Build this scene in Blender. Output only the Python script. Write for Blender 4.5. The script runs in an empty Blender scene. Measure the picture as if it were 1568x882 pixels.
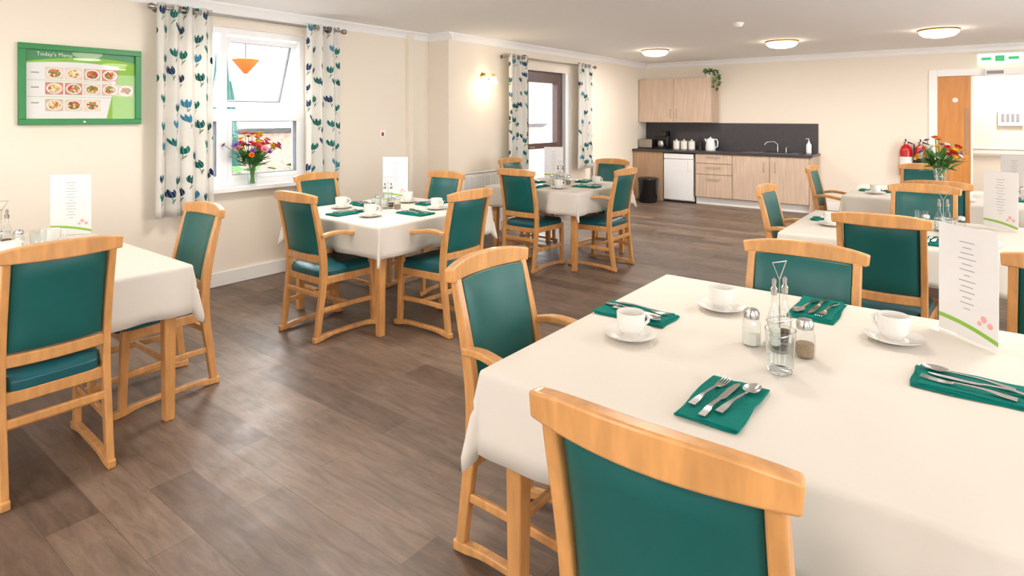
import bpy, math, random
from mathutils import Vector, Matrix
random.seed(7)
D=bpy.data
scene=bpy.context.scene
H=2.48
XW=-5.25   # near left wall
XF=-4.92   # far left wall
YB=10.6

# ------------------------------------------------------------ materials
def L(c):
    return tuple(((v/12.92) if v<=0.04045 else ((v+0.055)/1.055)**2.4) for v in [x/255 for x in c])+(1,)
def mat(name,rgb,rough=0.5,metal=0.0,noise=0.0,nscale=8,bump=0.0,bscale=60,spec=0.5,trans=0.0,emit=None,estr=0,stretch=None,sheen=0,coat=0):
    m=D.materials.new(name); m.use_nodes=True
    nt=m.node_tree; b=nt.nodes['Principled BSDF']
    c=L(rgb)
    b.inputs['Base Color'].default_value=c
    b.inputs['Roughness'].default_value=rough
    b.inputs['Metallic'].default_value=metal
    b.inputs['Specular IOR Level'].default_value=spec
    b.inputs['Transmission Weight'].default_value=trans
    b.inputs['Coat Weight'].default_value=coat
    if emit:
        b.inputs['Emission Color'].default_value=L(emit); b.inputs['Emission Strength'].default_value=estr
    if noise>0 or bump>0:
        tc=nt.nodes.new('ShaderNodeTexCoord'); mp=nt.nodes.new('ShaderNodeMapping')
        nt.links.new(tc.outputs['Object'],mp.inputs['Vector'])
        if stretch: mp.inputs['Scale'].default_value=stretch
    if noise>0:
        n=nt.nodes.new('ShaderNodeTexNoise'); n.inputs['Scale'].default_value=nscale; n.inputs['Detail'].default_value=5
        nt.links.new(mp.outputs[0],n.inputs['Vector'])
        r=nt.nodes.new('ShaderNodeValToRGB')
        r.color_ramp.elements[0].position=0.3; r.color_ramp.elements[1].position=0.7
        r.color_ramp.elements[0].color=tuple(x*(1-noise) for x in c[:3])+(1,)
        r.color_ramp.elements[1].color=tuple(min(1,x*(1+noise)) for x in c[:3])+(1,)
        nt.links.new(n.outputs['Fac'],r.inputs[0]); nt.links.new(r.outputs[0],b.inputs['Base Color'])
    if bump>0:
        n2=nt.nodes.new('ShaderNodeTexNoise'); n2.inputs['Scale'].default_value=bscale; n2.inputs['Detail'].default_value=4
        nt.links.new(tc.outputs['Object'],n2.inputs['Vector'])
        bp=nt.nodes.new('ShaderNodeBump'); bp.inputs['Strength'].default_value=bump; bp.inputs['Distance'].default_value=0.01
        nt.links.new(n2.outputs['Fac'],bp.inputs['Height']); nt.links.new(bp.outputs[0],b.inputs['Normal'])
    return m
def glassmat(name,tint=(1,1,1,1),k=.45,base=.04):
    m=D.materials.new(name); m.use_nodes=True; nt=m.node_tree
    nt.nodes.remove(nt.nodes['Principled BSDF'])
    out=nt.nodes['Material Output']
    t=nt.nodes.new('ShaderNodeBsdfTransparent'); t.inputs[0].default_value=tint
    g=nt.nodes.new('ShaderNodeBsdfGlossy'); g.inputs['Roughness'].default_value=0.02
    lw=nt.nodes.new('ShaderNodeLayerWeight'); lw.inputs[0].default_value=0.5
    p=nt.nodes.new('ShaderNodeMath'); p.operation='POWER'; p.inputs[1].default_value=4
    q=nt.nodes.new('ShaderNodeMath'); q.operation='MULTIPLY_ADD'; q.inputs[1].default_value=k; q.inputs[2].default_value=base
    nt.links.new(lw.outputs['Facing'],p.inputs[0]); nt.links.new(p.outputs[0],q.inputs[0])
    mx=nt.nodes.new('ShaderNodeMixShader')
    nt.links.new(q.outputs[0],mx.inputs[0]); nt.links.new(t.outputs[0],mx.inputs[1]); nt.links.new(g.outputs[0],mx.inputs[2])
    nt.links.new(mx.outputs[0],out.inputs[0]); return m

M={}
M['wall']=mat('cream_wall_paint',(241,230,214),0.85,bump=0.05,bscale=150,spec=0.2)
M['ceil']=mat('white_ceiling_paint',(250,249,248),0.9,spec=0.2,bump=0.03)
M['trim']=mat('white_gloss_trim',(246,244,240),0.4,bump=0.01)
M['upvc']=mat('white_upvc',(245,246,248),0.3)
M['wood']=mat('honey_beech_wood',(209,151,90),0.34,noise=0.16,nscale=3.5,stretch=(9,9,2),coat=0.2)
M['teal']=mat('teal_vinyl',(14,90,86),0.38,noise=0.1,nscale=5,bump=0.06,bscale=350)
M['tealseat']=mat('teal_blue_vinyl',(12,84,92),0.33,noise=0.1,nscale=5,bump=0.06,bscale=350)
M['cloth']=mat('white_linen',(222,214,203),0.9,spec=0.15,bump=0.35,bscale=6)
M['napkin']=mat('teal_napkin_cotton',(0,116,105),0.85,spec=0.2,bump=0.3,bscale=120)
M['china']=mat('white_china',(234,230,223),0.15,noise=0.01)
M['steel']=mat('polished_steel',(205,203,200),0.18,metal=1.0,noise=0.03)
M['chrome']=mat('brushed_steel',(170,165,158),0.3,metal=1.0,noise=0.05)
M['glass']=glassmat('clear_glass',(0.95,0.97,0.97,1),.7,.06)
M['tglass']=mat('tumbler_glass',(245,250,250),0.02,trans=1.0,noise=0.005)
M['pane']=glassmat('window_glass',(0.98,0.99,0.99,1),.25,.03)
M['acrylic']=glassmat('clear_acrylic',(0.99,0.99,0.99,1),.2,.02)
M['paper']=mat('white_paper',(234,230,228),0.7,noise=0.01)
M['green']=mat('bright_green_frame',(16,128,56),0.35,noise=0.05)
M['lgreen']=mat('lime_green_print',(140,190,60),0.6,noise=0.05)
M['ink']=mat('grey_ink',(150,150,150),0.7,noise=0.05)
M['pink']=mat('pink_print',(235,170,165),0.7,noise=0.1)
M['salt']=mat('salt_white',(225,220,208),0.8,noise=0.05,nscale=200)
M['pepper']=mat('pepper_brown',(150,125,95),0.8,noise=0.4,nscale=300)
M['vinegar']=mat('vinegar_dark',(80,32,14),0.1,noise=0.1)
M['darkdoor']=mat('dark_brown_upvc',(92,70,66),0.4,noise=0.1)
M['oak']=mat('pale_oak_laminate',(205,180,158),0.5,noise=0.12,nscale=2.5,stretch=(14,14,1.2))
M['oakd']=mat('darker_oak_laminate',(176,142,112),0.5,noise=0.12,nscale=2.5,stretch=(14,14,1.2))  # darker oak tone for carcass, end panel and door plate
M['worktop']=mat('dark_slate_worktop',(62,58,60),0.35,noise=0.25,nscale=60)
M['splash']=mat('dark_slate_splashback',(66,62,66),0.4,noise=0.12,nscale=12)
M['black']=mat('black_plastic',(22,22,24),0.25,noise=0.2,nscale=20)
M['appl']=mat('white_appliance',(238,238,238),0.25,noise=0.01)
M['odoor']=mat('orange_oak_door',(208,138,66),0.4,noise=0.12,nscale=2.5,stretch=(10,10,1.0))
M['red']=mat('red_enamel',(190,20,22),0.25,noise=0.05)
M['brass']=mat('brass',(200,150,70),0.25,metal=1,noise=0.05)
M['lampglass']=mat('lamp_glass_glow',(255,240,215),0.4,emit=(255,240,216),estr=13.0,noise=0.01)
M['walllamp']=mat('wall_lamp_glow',(255,240,210),0.4,emit=(255,232,195),estr=5,noise=0.01)
M['sign']=mat('exit_sign_glow',(235,250,240),0.4,emit=(225,250,235),estr=1.3,noise=0.01)
M['signg']=mat('exit_sign_green',(60,170,110),0.5,emit=(60,180,110),estr=0.6,noise=0.02)
M['leaf']=mat('leaf_green',(70,125,55),0.5,noise=0.3,nscale=15)
M['stem']=mat('stem_green',(90,140,65),0.5,noise=0.2)
M['sill']=mat('sill_white',(244,242,238),0.35,noise=0.01)
for n,c in dict(orange=(232,110,30),yellow=(240,190,50),magenta=(190,60,130),purple=(130,90,175),redf=(205,40,40),white=(240,235,230),pinkf=(230,140,155)).items():
    M['f_'+n]=mat('petal_'+n,c,0.6,noise=0.15,nscale=30)
M['brick']=mat('garden_brick',(170,138,126),0.9,noise=0.25,nscale=10)
M['rooft']=mat('grey_roof_tiles',(110,113,118),0.8,noise=0.25,nscale=8)
M['render']=mat('garden_white_render',(205,203,200),0.9,noise=0.03)
M['paving']=mat('garden_paving',(150,145,138),0.9,noise=0.08,nscale=3)
M['parasol']=mat('green_canvas',(4,70,62),0.8,noise=0.1)
M['ocanvas']=mat('orange_canvas',(220,84,5),0.7,noise=0.05)
def food_mat(name,seed,cols):
    m=D.materials.new(name); m.use_nodes=True; nt=m.node_tree; b=nt.nodes['Principled BSDF']
    tc=nt.nodes.new('ShaderNodeTexCoord'); mp=nt.nodes.new('ShaderNodeMapping'); mp.inputs['Location'].default_value=(seed,seed*2,0)
    n=nt.nodes.new('ShaderNodeTexVoronoi'); n.inputs['Scale'].default_value=75
    nt.links.new(tc.outputs['Object'],mp.inputs[0]); nt.links.new(mp.outputs[0],n.inputs['Vector'])
    sc=nt.nodes.new('ShaderNodeSeparateColor'); nt.links.new(n.outputs['Color'],sc.inputs[0])
    r=nt.nodes.new('ShaderNodeValToRGB'); r.color_ramp.interpolation='CONSTANT'
    r.color_ramp.elements[0].color=L(cols[0]); r.color_ramp.elements[1].color=L(cols[1]); r.color_ramp.elements[1].position=.3
    for i,c in enumerate(cols[2:]): e=r.color_ramp.elements.new(.5+.17*i); e.color=L(c)
    nt.links.new(sc.outputs[0],r.inputs[0]); nt.links.new(r.outputs[0],b.inputs['Base Color']); b.inputs['Roughness'].default_value=.6
    return m
M['food1']=food_mat('food_print_stew',1,[(150,70,40),(200,110,60),(225,190,120),(120,140,60)])
M['food2']=food_mat('food_print_pie',3,[(215,160,80),(230,200,140),(180,110,60),(240,225,190)])
M['food3']=food_mat('food_print_salad',5,[(190,60,50),(120,150,60),(235,210,170),(210,130,90)])
M['fbg1']=mat('photo_background_terracotta',(205,130,110),.6,noise=.1)
M['fbg2']=mat('photo_background_table',(225,205,185),.6,noise=.1)

# floor
def floor_mat():
    m=D.materials.new('wood_plank_vinyl'); m.use_nodes=True; nt=m.node_tree; b=nt.nodes['Principled BSDF']
    N=nt.nodes.new; lk=nt.links.new
    tc=N('ShaderNodeTexCoord')
    br=N('ShaderNodeTexBrick'); br.inputs['Scale'].default_value=1.0
    br.inputs['Brick Width'].default_value=1.1; br.inputs['Row Height'].default_value=0.17
    br.inputs['Mortar Size'].default_value=0.0012; br.inputs['Mortar Smooth'].default_value=0.2; br.offset=0.37; br.inputs['Bias'].default_value=0.0
    br.inputs['Color1'].default_value=L((90,72,60)); br.inputs['Color2'].default_value=L((126,106,91)); br.inputs['Mortar'].default_value=L((80,65,55))
    lk(tc.outputs['Object'],br.inputs['Vector'])
    mp=N('ShaderNodeMapping'); mp.inputs['Scale'].default_value=(1.6,10,1); lk(tc.outputs['Object'],mp.inputs['Vector'])
    n=N('ShaderNodeTexNoise'); n.inputs['Scale'].default_value=2.2; n.inputs['Detail'].default_value=10; n.inputs['Roughness'].default_value=0.74; n.inputs['Distortion'].default_value=.6; lk(mp.outputs[0],n.inputs['Vector'])
    r=N('ShaderNodeValToRGB'); r.color_ramp.elements[0].position=0.32; r.color_ramp.elements[0].color=(0.58,0.54,0.51,1); r.color_ramp.elements[1].position=0.7; r.color_ramp.elements[1].color=(1.34,1.32,1.28,1)
    lk(n.outputs['Fac'],r.inputs[0])
    mx=N('ShaderNodeMix'); mx.data_type='RGBA'; mx.blend_type='MULTIPLY'; mx.inputs[0].default_value=1
    lk(br.outputs['Color'],mx.inputs[6]); lk(r.outputs[0],mx.inputs[7]); lk(mx.outputs[2],b.inputs['Base Color'])
    n3=N('ShaderNodeTexNoise'); n3.inputs['Scale'].default_value=4.5; n3.inputs['Detail'].default_value=9; n3.inputs['Roughness'].default_value=.7; lk(tc.outputs['Object'],n3.inputs['Vector'])
    mr=N('ShaderNodeMapRange'); mr.inputs['From Min'].default_value=.3; mr.inputs['From Max'].default_value=.7; mr.inputs['To Min'].default_value=0.36; mr.inputs['To Max'].default_value=0.56; lk(n3.outputs['Fac'],mr.inputs[0]); lk(mr.outputs[0],b.inputs['Roughness'])
    bp=N('ShaderNodeBump'); bp.inputs['Strength'].default_value=0.12; bp.inputs['Distance'].default_value=0.003; lk(n.outputs['Fac'],bp.inputs['Height']); lk(bp.outputs[0],b.inputs['Normal'])
    b.inputs['Specular IOR Level'].default_value=0.7
    return m
M['floor']=floor_mat()

# curtain floral
def curtain_mat():
    m=D.materials.new('floral_curtain_fabric'); m.use_nodes=True; nt=m.node_tree; b=nt.nodes['Principled BSDF']
    N=nt.nodes.new; lk=nt.links.new
    def mth(op,a,bb=None):
        n=N('ShaderNodeMath'); n.operation=op
        for i,v in enumerate((a,bb)):
            if v is None: continue
            if isinstance(v,(int,float)): n.inputs[i].default_value=v
            else: lk(v,n.inputs[i])
        return n.outputs[0]
    tc=N('ShaderNodeTexCoord'); 
    mp=N('ShaderNodeMapping'); mp.inputs['Scale'].default_value=(6.2,5.2,1); lk(tc.outputs['UV'],mp.inputs['Vector'])
    v=N('ShaderNodeTexVoronoi'); v.voronoi_dimensions='2D'; v.inputs['Scale'].default_value=1; v.inputs['Randomness'].default_value=.65
    lk(mp.outputs[0],v.inputs['Vector'])
    sb=N('ShaderNodeVectorMath'); sb.operation='SUBTRACT'; lk(mp.outputs[0],sb.inputs[0]); lk(v.outputs['Position'],sb.inputs[1])
    sp=N('ShaderNodeSeparateXYZ'); lk(sb.outputs[0],sp.inputs[0]); x,y,col=sp.outputs[0],sp.outputs[1],v.outputs['Color']
    sc=N('ShaderNodeSeparateColor'); lk(col,sc.inputs[0])
    til=mth('MULTIPLY',mth('SUBTRACT',sc.outputs[1],0.5),0.9)
    x=mth('ADD',x,mth('MULTIPLY',til,y))
    x=mth('ADD',x,mth('MULTIPLY',mth('SINE',mth('MULTIPLY',y,7)),0.03))
    ax=mth('ABSOLUTE',x)
    top=mth('ADD',0.15,mth('MULTIPLY',mth('COSINE',mth('MULTIPLY',x,32)),0.06))
    inx=mth('LESS_THAN',mth('ADD',mth('POWER',mth('DIVIDE',ax,0.27),2),mth('POWER',mth('DIVIDE',mth('SUBTRACT',y,0.10),0.25),2)),1)
    head=mth('MULTIPLY',inx,mth('LESS_THAN',y,top))
    stem=mth('MULTIPLY',mth('LESS_THAN',ax,0.014),mth('MULTIPLY',mth('LESS_THAN',y,0),mth('GREATER_THAN',y,-0.42)))
    lf=mth('LESS_THAN',mth('ADD',mth('POWER',mth('DIVIDE',mth('SUBTRACT',x,mth('MULTIPLY',mth('ADD',y,0.34),0.9)),0.035),2),mth('POWER',mth('DIVIDE',mth('ADD',y,0.28),0.09),2)),1)
    stem=mth('MAXIMUM',stem,lf)
    r=N('ShaderNodeValToRGB'); r.color_ramp.interpolation='CONSTANT'
    e=r.color_ramp.elements; e[0].position=0; e[0].color=L((44,62,98)); e[1].position=0.3; e[1].color=L((26,125,112))
    a=e.new(0.6); a.color=L((70,150,180)); a=e.new(0.74); a.color=L((28,105,98))
    lk(sc.outputs[0],r.inputs[0])
    def mix(f,a,bb):
        n=N('ShaderNodeMix'); n.data_type='RGBA'; lk(f,n.inputs[0])
        for i,v in ((6,a),(7,bb)):
            if isinstance(v,tuple): n.inputs[i].default_value=v
            else: lk(v,n.inputs[i])
        return n.outputs[2]
    petal=mix(mth('MULTIPLY',mth('GREATER_THAN',mth('SINE',mth('MULTIPLY',x,45)),0.65),0.4),r.outputs[0],L((180,205,215)))
    c1=mix(stem,L((244,241,235)),L((110,140,122)))
    c2=mix(head,c1,petal)
    lk(c2,b.inputs['Base Color']); b.inputs['Roughness'].default_value=0.9; b.inputs['Specular IOR Level'].default_value=0.1
    tr=N('ShaderNodeBsdfTranslucent'); lk(c2,tr.inputs[0]); ms=N('ShaderNodeMixShader'); ms.inputs[0].default_value=0.35
    lk(b.outputs[0],ms.inputs[1]); lk(tr.outputs[0],ms.inputs[2]); lk(ms.outputs[0],nt.nodes['Material Output'].inputs[0])
    return m
M['curtain']=curtain_mat()

# ------------------------------------------------------------ mesh builder
class MB:
    def __init__(s): s.v=[];s.f=[];s.m=[];s.mats=[];s.uv=None
    def mi(s,k):
        if k not in s.mats: s.mats.append(k)
        return s.mats.index(k)
    def add(s,vs,fs,k):
        o=len(s.v); i=s.mi(k)
        s.v+= [tuple(v) for v in vs]; s.f+=[tuple(o+a for a in f) for f in fs]; s.m+=[i]*len(fs)
    def box(s,x0,x1,y0,y1,z0,z1,k):
        x0,x1=min(x0,x1),max(x0,x1); y0,y1=min(y0,y1),max(y0,y1); z0,z1=min(z0,z1),max(z0,z1)
        s.add([(x0,y0,z0),(x1,y0,z0),(x1,y1,z0),(x0,y1,z0),(x0,y0,z1),(x1,y0,z1),(x1,y1,z1),(x0,y1,z1)],
          [(0,3,2,1),(4,5,6,7),(0,1,5,4),(1,2,6,5),(2,3,7,6),(3,0,4,7)],k)
    def quadx(s,x,y0,y1,z0,z1,k):
        s.add([(x,y0,z0),(x,y1,z0),(x,y1,z1),(x,y0,z1)],[(0,1,2,3)],k)
    def obox(s,mtx,sx,sy,sz,k):
        vs=[mtx@Vector((a*sx/2,b*sy/2,c*sz/2)) for a,b,c in [(-1,-1,-1),(1,-1,-1),(1,1,-1),(-1,1,-1),(-1,-1,1),(1,-1,1),(1,1,1),(-1,1,1)]]
        s.add(vs,[(0,3,2,1),(4,5,6,7),(0,1,5,4),(1,2,6,5),(2,3,7,6),(3,0,4,7)],k)
    def sweep(s,pts,w,h,ref,k,smooth=0):
        """rect section; w along ref, h along normal; w/h scalar or list"""
        pts=[Vector(p) for p in pts]
        n0=len(pts)
        W=w if isinstance(w,(list,tuple)) else [w]*n0
        Hh=h if isinstance(h,(list,tuple)) else [h]*n0
        if smooth:
            np_=[];nw=[];nh=[]
            for i in range(n0-1):
                p0=pts[max(i-1,0)];p1=pts[i];p2=pts[i+1];p3=pts[min(i+2,n0-1)]
                for j in range(smooth):
                    t=j/smooth
                    np_.append(0.5*((2*p1)+(p2-p0)*t+(2*p0-5*p1+4*p2-p3)*t*t+(3*p1-p0-3*p2+p3)*t**3))
                    nw.append(W[i]+(W[i+1]-W[i])*t); nh.append(Hh[i]+(Hh[i+1]-Hh[i])*t)
            np_.append(pts[-1]);nw.append(W[-1]);nh.append(Hh[-1])
            pts,W,Hh=np_,nw,nh
        vs=[];n=len(pts); ref=Vector(ref)
        for i,p in enumerate(pts):
            T=(pts[min(i+1,n-1)]-pts[max(i-1,0)]).normalized()
            S=(ref-T*ref.dot(T)).normalized(); Nn=T.cross(S)
            for a,b in ((-1,-1),(1,-1),(1,1),(-1,1)):
                vs.append(p+S*a*W[i]/2+Nn*b*Hh[i]/2)
        fs=[(3,2,1,0)]
        for i in range(n-1):
            for j in range(4):
                a=i*4+j;b=i*4+(j+1)%4
                fs.append((a,b,b+4,a+4))
        o=(n-1)*4; fs.append((o,o+1,o+2,o+3))
        s.add(vs,fs,k)
    def tube(s,pts,r,k,seg=8,cap=True):
        pts=[Vector(p) for p in pts]; n=len(pts)
        R=r if isinstance(r,(list,tuple)) else [r]*n
        vs=[];fs=[]
        prev=None
        for i,p in enumerate(pts):
            T=(pts[min(i+1,n-1)]-pts[max(i-1,0)]).normalized()
            if prev is None:
                S=T.orthogonal().normalized()
            else:
                S=(prev-T*prev.dot(T)).normalized()
            prev=S; B=T.cross(S)
            for j in range(seg):
                a=2*math.pi*j/seg
                vs.append(p+(S*math.cos(a)+B*math.sin(a))*R[i])
        for i in range(n-1):
            for j in range(seg):
                a=i*seg+j;b=i*seg+(j+1)%seg
                fs.append((a,b,b+seg,a+seg))
        if cap:
            fs.append(tuple(range(seg))[::-1]); fs.append(tuple((n-1)*seg+j for j in range(seg)))
        s.add(vs,fs,k)
    def lathe(s,prof,c,k,seg=28,mtx=None):
        vs=[];fs=[];n=len(prof)
        for r,z in prof:
            for j in range(seg):
                a=2*math.pi*j/seg
                v=Vector((r*math.cos(a),r*math.sin(a),z))
                if mtx is not None: v=mtx@v
                vs.append(v+Vector(c))
        for i in range(n-1):
            for j in range(seg):
                a=i*seg+j;b=i*seg+(j+1)%seg
                fs.append((a,b,b+seg,a+seg))
        if prof[0][0]>1e-5: fs.append(tuple(range(seg))[::-1])
        if prof[-1][0]>1e-5: fs.append(tuple((n-1)*seg+j for j in range(seg)))
        s.add(vs,fs,k)
    def mesh(s,name,smooth=True,autosmooth=40):
        me=D.meshes.new(name); me.from_pydata(s.v,[],s.f)
        for k in s.mats: me.materials.append(M[k])
        me.polygons.foreach_set('material_index',s.m)
        me.validate(); me.update()
        if smooth:
            me.polygons.foreach_set('use_smooth',[True]*len(me.polygons))
            try: me.set_sharp_from_angle(angle=math.radians(autosmooth))
            except Exception: pass
        return me
def obj(name,me,loc=(0,0,0),rz=0,bevel=0,seg=2,sc=None,parent=None):
    if isinstance(me,MB): me=me.mesh(name)
    o=D.objects.new(name,me); scene.collection.objects.link(o)
    o.location=loc; o.rotation_euler=(0,0,rz)
    if sc: o.scale=sc
    if bevel:
        b=o.modifiers.new('bevel','BEVEL'); b.width=bevel; b.segments=seg; b.limit_method='ANGLE'; b.angle_limit=math.radians(35)
    if parent: o.parent=parent
    return o

# ------------------------------------------------------------ room shell
def box_obj(name,*a,bevel=0):
    k=a[-1]; mb=MB(); mb.box(*a); return obj(name,mb,bevel=bevel)
XR=3.6; YF=-3.2
mb=MB(); mb.box(XW-.2,XR+.2,YF-.2,12.4,-.1,0,'floor'); obj('floor',mb)
mb=MB(); mb.box(XW-.2,XR+.2,YF-.2,12.4,H,H+.1,'ceil'); obj('ceiling',mb)
# near-left wall with window opening
WY0,WY1,WZ0,WZ1=2.28,3.52,0.86,2.29
mb=MB(); T=.22
mb.box(XW-T,XW,YF-.2,WY0,0,H,'wall'); mb.box(XW-T,XW,WY1,5.18,0,H,'wall')
mb.box(XW-T,XW,WY0,WY1,0,WZ0-.036,'wall'); mb.box(XW-T,XW,WY0,WY1,WZ1,H,'wall')
mb.box(XW-T,XF,5.18,5.4,0,H,'wall')
mb.box(XW,XW+.06,4.80,4.87,0,H,'wall')
obj('wall_left',mb)
DY0,DY1,DZ1=6.72,7.86,2.14
mb=MB(); T2=.22
mb.box(XF-T2,XF,5.4,DY0,0,H,'wall'); mb.box(XF-T2,XF,DY1,YB,0,H,'wall'); mb.box(XF-T2,XF,DY0,DY1,DZ1,H,'wall')
obj('wall_left_far',mb)
OX0,OX1,OZ=-.45,1.55,2.10
mb=MB(); mb.box(XF-T2,OX0,YB,YB+.15,0,H,'wall'); mb.box(OX1,XR+.2,YB,YB+.15,0,H,'wall'); mb.box(OX0,OX1,YB,YB+.15,OZ,H,'wall')
obj('wall_back',mb)
mb=MB(); mb.box(-1.6,XR+.2,12.2,12.35,0,H,'wall'); mb.box(-1.7,-1.6,YB+.15,12.35,0,H,'wall'); obj('wall_corridor',mb)
# right and front walls, unseen; window openings added to let daylight in
mb=MB()
ys=[YF-.2,-1.9,-.6,1.6,3.4,4.8,7.8,12.4]
for i in range(0,8,2): mb.box(XR,XR+.2,ys[i],ys[i+1],0,H,'wall')
for i in (1,3,5): mb.box(XR,XR+.2,ys[i],ys[i+1],0,.6,'wall'); mb.box(XR,XR+.2,ys[i],ys[i+1],2.35,H,'wall')
obj('wall_right',mb)
mb=MB(); mb.box(XW-.2,-4,YF-.2,YF,0,H,'wall'); mb.box(-4,-2.0,YF-.2,YF,0,.8,'wall'); mb.box(-4,-2.0,YF-.2,YF,2.25,H,'wall'); mb.box(-2.0,.9,YF-.2,YF,0,H,'wall'); mb.box(.9,2.3,YF-.2,YF,0,.8,'wall'); mb.box(.9,2.3,YF-.2,YF,2.25,H,'wall'); mb.box(2.3,XR+.2,YF-.2,YF,0,H,'wall')
obj('wall_front',mb)

# cornice and skirting
def cornice(name,p,q,n):
    p=Vector(p);q=Vector(q);n=Vector(n)
    prof=[(0,-.085),(.012,-.085),(.02,-.06),(.05,-.028),(.075,-.015),(.08,0),(0,0)]
    vs=[];m=len(prof)
    for e in (p,q):
        for a,b in prof: vs.append(e+n*a+Vector((0,0,H+b-.001)))
    fs=[(i,(i+1)%m,(i+1)%m+m,i+m) for i in range(m)]+[tuple(range(m)),tuple(range(m,2*m))[::-1]]
    mb=MB(); mb.add(vs,fs,'ceil'); return obj(name,mb)
cornice('trim_1',(XW,YF,0),(XW,5.18,0),(1,0,0))
cornice('trim_2',(XW,5.18,0),(XF+.08,5.18,0),(0,-1,0))
cornice('trim_3',(XF,5.18,0),(XF,YB,0),(1,0,0))
cornice('trim_4',(XF,YB,0),(XR,YB,0),(0,-1,0))
box_obj('baseboard_left',XW,XW+.022,YF,4.8,0,.125,'trim',bevel=.006)
box_obj('baseboard_left_step',XW+.09,XF,5.155,5.18,0,.125,'trim',bevel=.006)
mb=MB(); mb.box(XF,XF+.022,5.2,DY0-.06,0,.125,'trim'); mb.box(XF,XF+.022,DY1+.06,9.95,0,.125,'trim'); obj('baseboard_left_far',mb,bevel=.006)
mb=MB(); mb.box(-1.85,OX0-.07,YB-.022,YB,0,.125,'trim'); obj('baseboard_back',mb,bevel=.006)

# ------------------------------------------------------------ window 1
def window1():
    x0,x1=XW-.15,XW-.08
    fw=.055; zt=1.52; ym=2.70
    mb=MB()
    mb.box(x0,x1,WY0+.001,WY0+fw,WZ0,WZ1-.001,'upvc'); mb.box(x0,x1,WY1-fw,WY1-.001,WZ0,WZ1-.001,'upvc')
    for a,b in ((WY0+fw,ym-.03),(ym+.03,WY1-fw)):
        mb.box(x0,x1,a,b,WZ0,WZ0+fw,'upvc'); mb.box(x0,x1,a,b,WZ1-fw,WZ1-.001,'upvc'); mb.box(x0,x1,a,b,zt-.035,zt+.035,'upvc')
    mb.box(x0,x1,ym-.03,ym+.03,WZ0,WZ1-.001,'upvc')
    for a,b in ((WY0+fw,ym-.03),(ym+.03,WY1-fw)):
        z0,z1=WZ0+fw,zt-.035; s=.04
        mb.box(x0-.01,x1+.012,a,a+s,z0,z1,'upvc'); mb.box(x0-.01,x1+.012,b-s,b,z0,z1,'upvc')
        mb.box(x0-.01,x1+.012,a+s,b-s,z0,z0+s,'upvc'); mb.box(x0-.01,x1+.012,a+s,b-s,z1-s,z1,'upvc')
        mb.quadx(x0+.033,a+s,b-s,z0+s,z1-s,'pane')
    a,b=WY0+fw,ym-.03; mb.quadx(x0+.033,a,b,zt+.035,WZ1-fw,'pane')
    # top-hung open sash on the right bay
    a,b=ym+.035,WY1-fw-.005; h=WZ1-fw-zt-.035; s=.05
    R=Matrix.Translation((x0+.01,0,WZ1-fw-.01))@Matrix.Rotation(math.radians(20),4,'Y')
    def rb(y0,y1,z0,z1,t,k):
        mb.obox(R@Matrix.Translation((0,(y0+y1)/2,(z0+z1)/2)),t,abs(y1-y0),abs(z1-z0),k)
    rb(a,a+s,-h,0,.05,'upvc'); rb(b-s,b,-h,0,.05,'upvc'); rb(a+s,b-s,-s,0,.05,'upvc'); rb(a+s,b-s,-h,-h+s,.05,'upvc')
    for y0_,y1_,z0_,z1_ in ((a+s,a+s+.008,-h+s,-s),(b-s-.008,b-s,-h+s,-s),(a+s,b-s,-s-.008,-s),(a+s,b-s,-h+s,-h+s+.008)): rb(y0_,y1_,z0_,z1_,.03,'rooft')
    mb.add([R@Vector(p) for p in ((0,a+s,-h+s),(0,b-s,-h+s),(0,b-s,-s),(0,a+s,-s))],[(0,1,2,3)],'pane')
    rb((a+b)/2-.06,(a+b)/2+.06,-h+.01,-h+.035,.09,'upvc')
    for a2,b2 in ((WY0+fw,ym-.03),(ym+.03,WY1-fw)):
        z0,z1=WZ0+fw+.04,zt-.075; a3,b3=a2+.04,b2-.04
        for q in ((a3,a3+.006,z0,z1),(b3-.006,b3,z0,z1),(a3,b3,z0,z0+.006),(a3,b3,z1-.006,z1)): mb.box(x0+.02,x1+.004,q[0],q[1],q[2],q[3],'rooft')
    obj('window_1',mb)
    mb=MB(); mb.box(XW-.08,XW-.0005,WY0+.001,WY1-.001,WZ0-.035,WZ0,'sill'); mb.box(XW,XW+.09,WY0-.05,WY1+.05,WZ0-.035,WZ0,'sill'); obj('window_sill',mb)
window1()

# ------------------------------------------------------------ curtains
def curtain(name,x,y0,y1,z0,z1,folds,amp=.035,flare=1.0):
    nu,nv=folds*12,24; vs=[];fs=[];uvs=[]
    width=(y1-y0); 
    for j in range(nv+1):
        t=j/nv; z=z1+(z0-z1)*t
        for i in range(nu+1):
            s=i/nu
            ph=s*folds*2*math.pi
            A=amp*(0.75+.35*t)
            dx=A*math.sin(ph)+.012*math.sin(ph*.37+3*t)
            dy=.012*math.sin(2*ph)*t
            vs.append((dx,y0+width*(s+(s-.5)*.06*t)+dy,z)); uvs.append((s*width*1.9+ y0, z))
    for j in range(nv):
        for i in range(nu):
            a=j*(nu+1)+i; fs.append((a,a+1,a+nu+2,a+nu+1))
    me=D.meshes.new(name); me.from_pydata(vs,[],fs); me.materials.append(M['curtain'])
    uvl=me.uv_layers.new(name='UVMap')
    for l in me.loops: uvl.data[l.index].uv=uvs[l.vertex_index]
    me.polygons.foreach_set('use_smooth',[True]*len(me.polygons))
    o=obj(name,me,(x,0,0)); sm=o.modifiers.new('s','SOLIDIFY'); sm.thickness=.003
    return o
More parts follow.
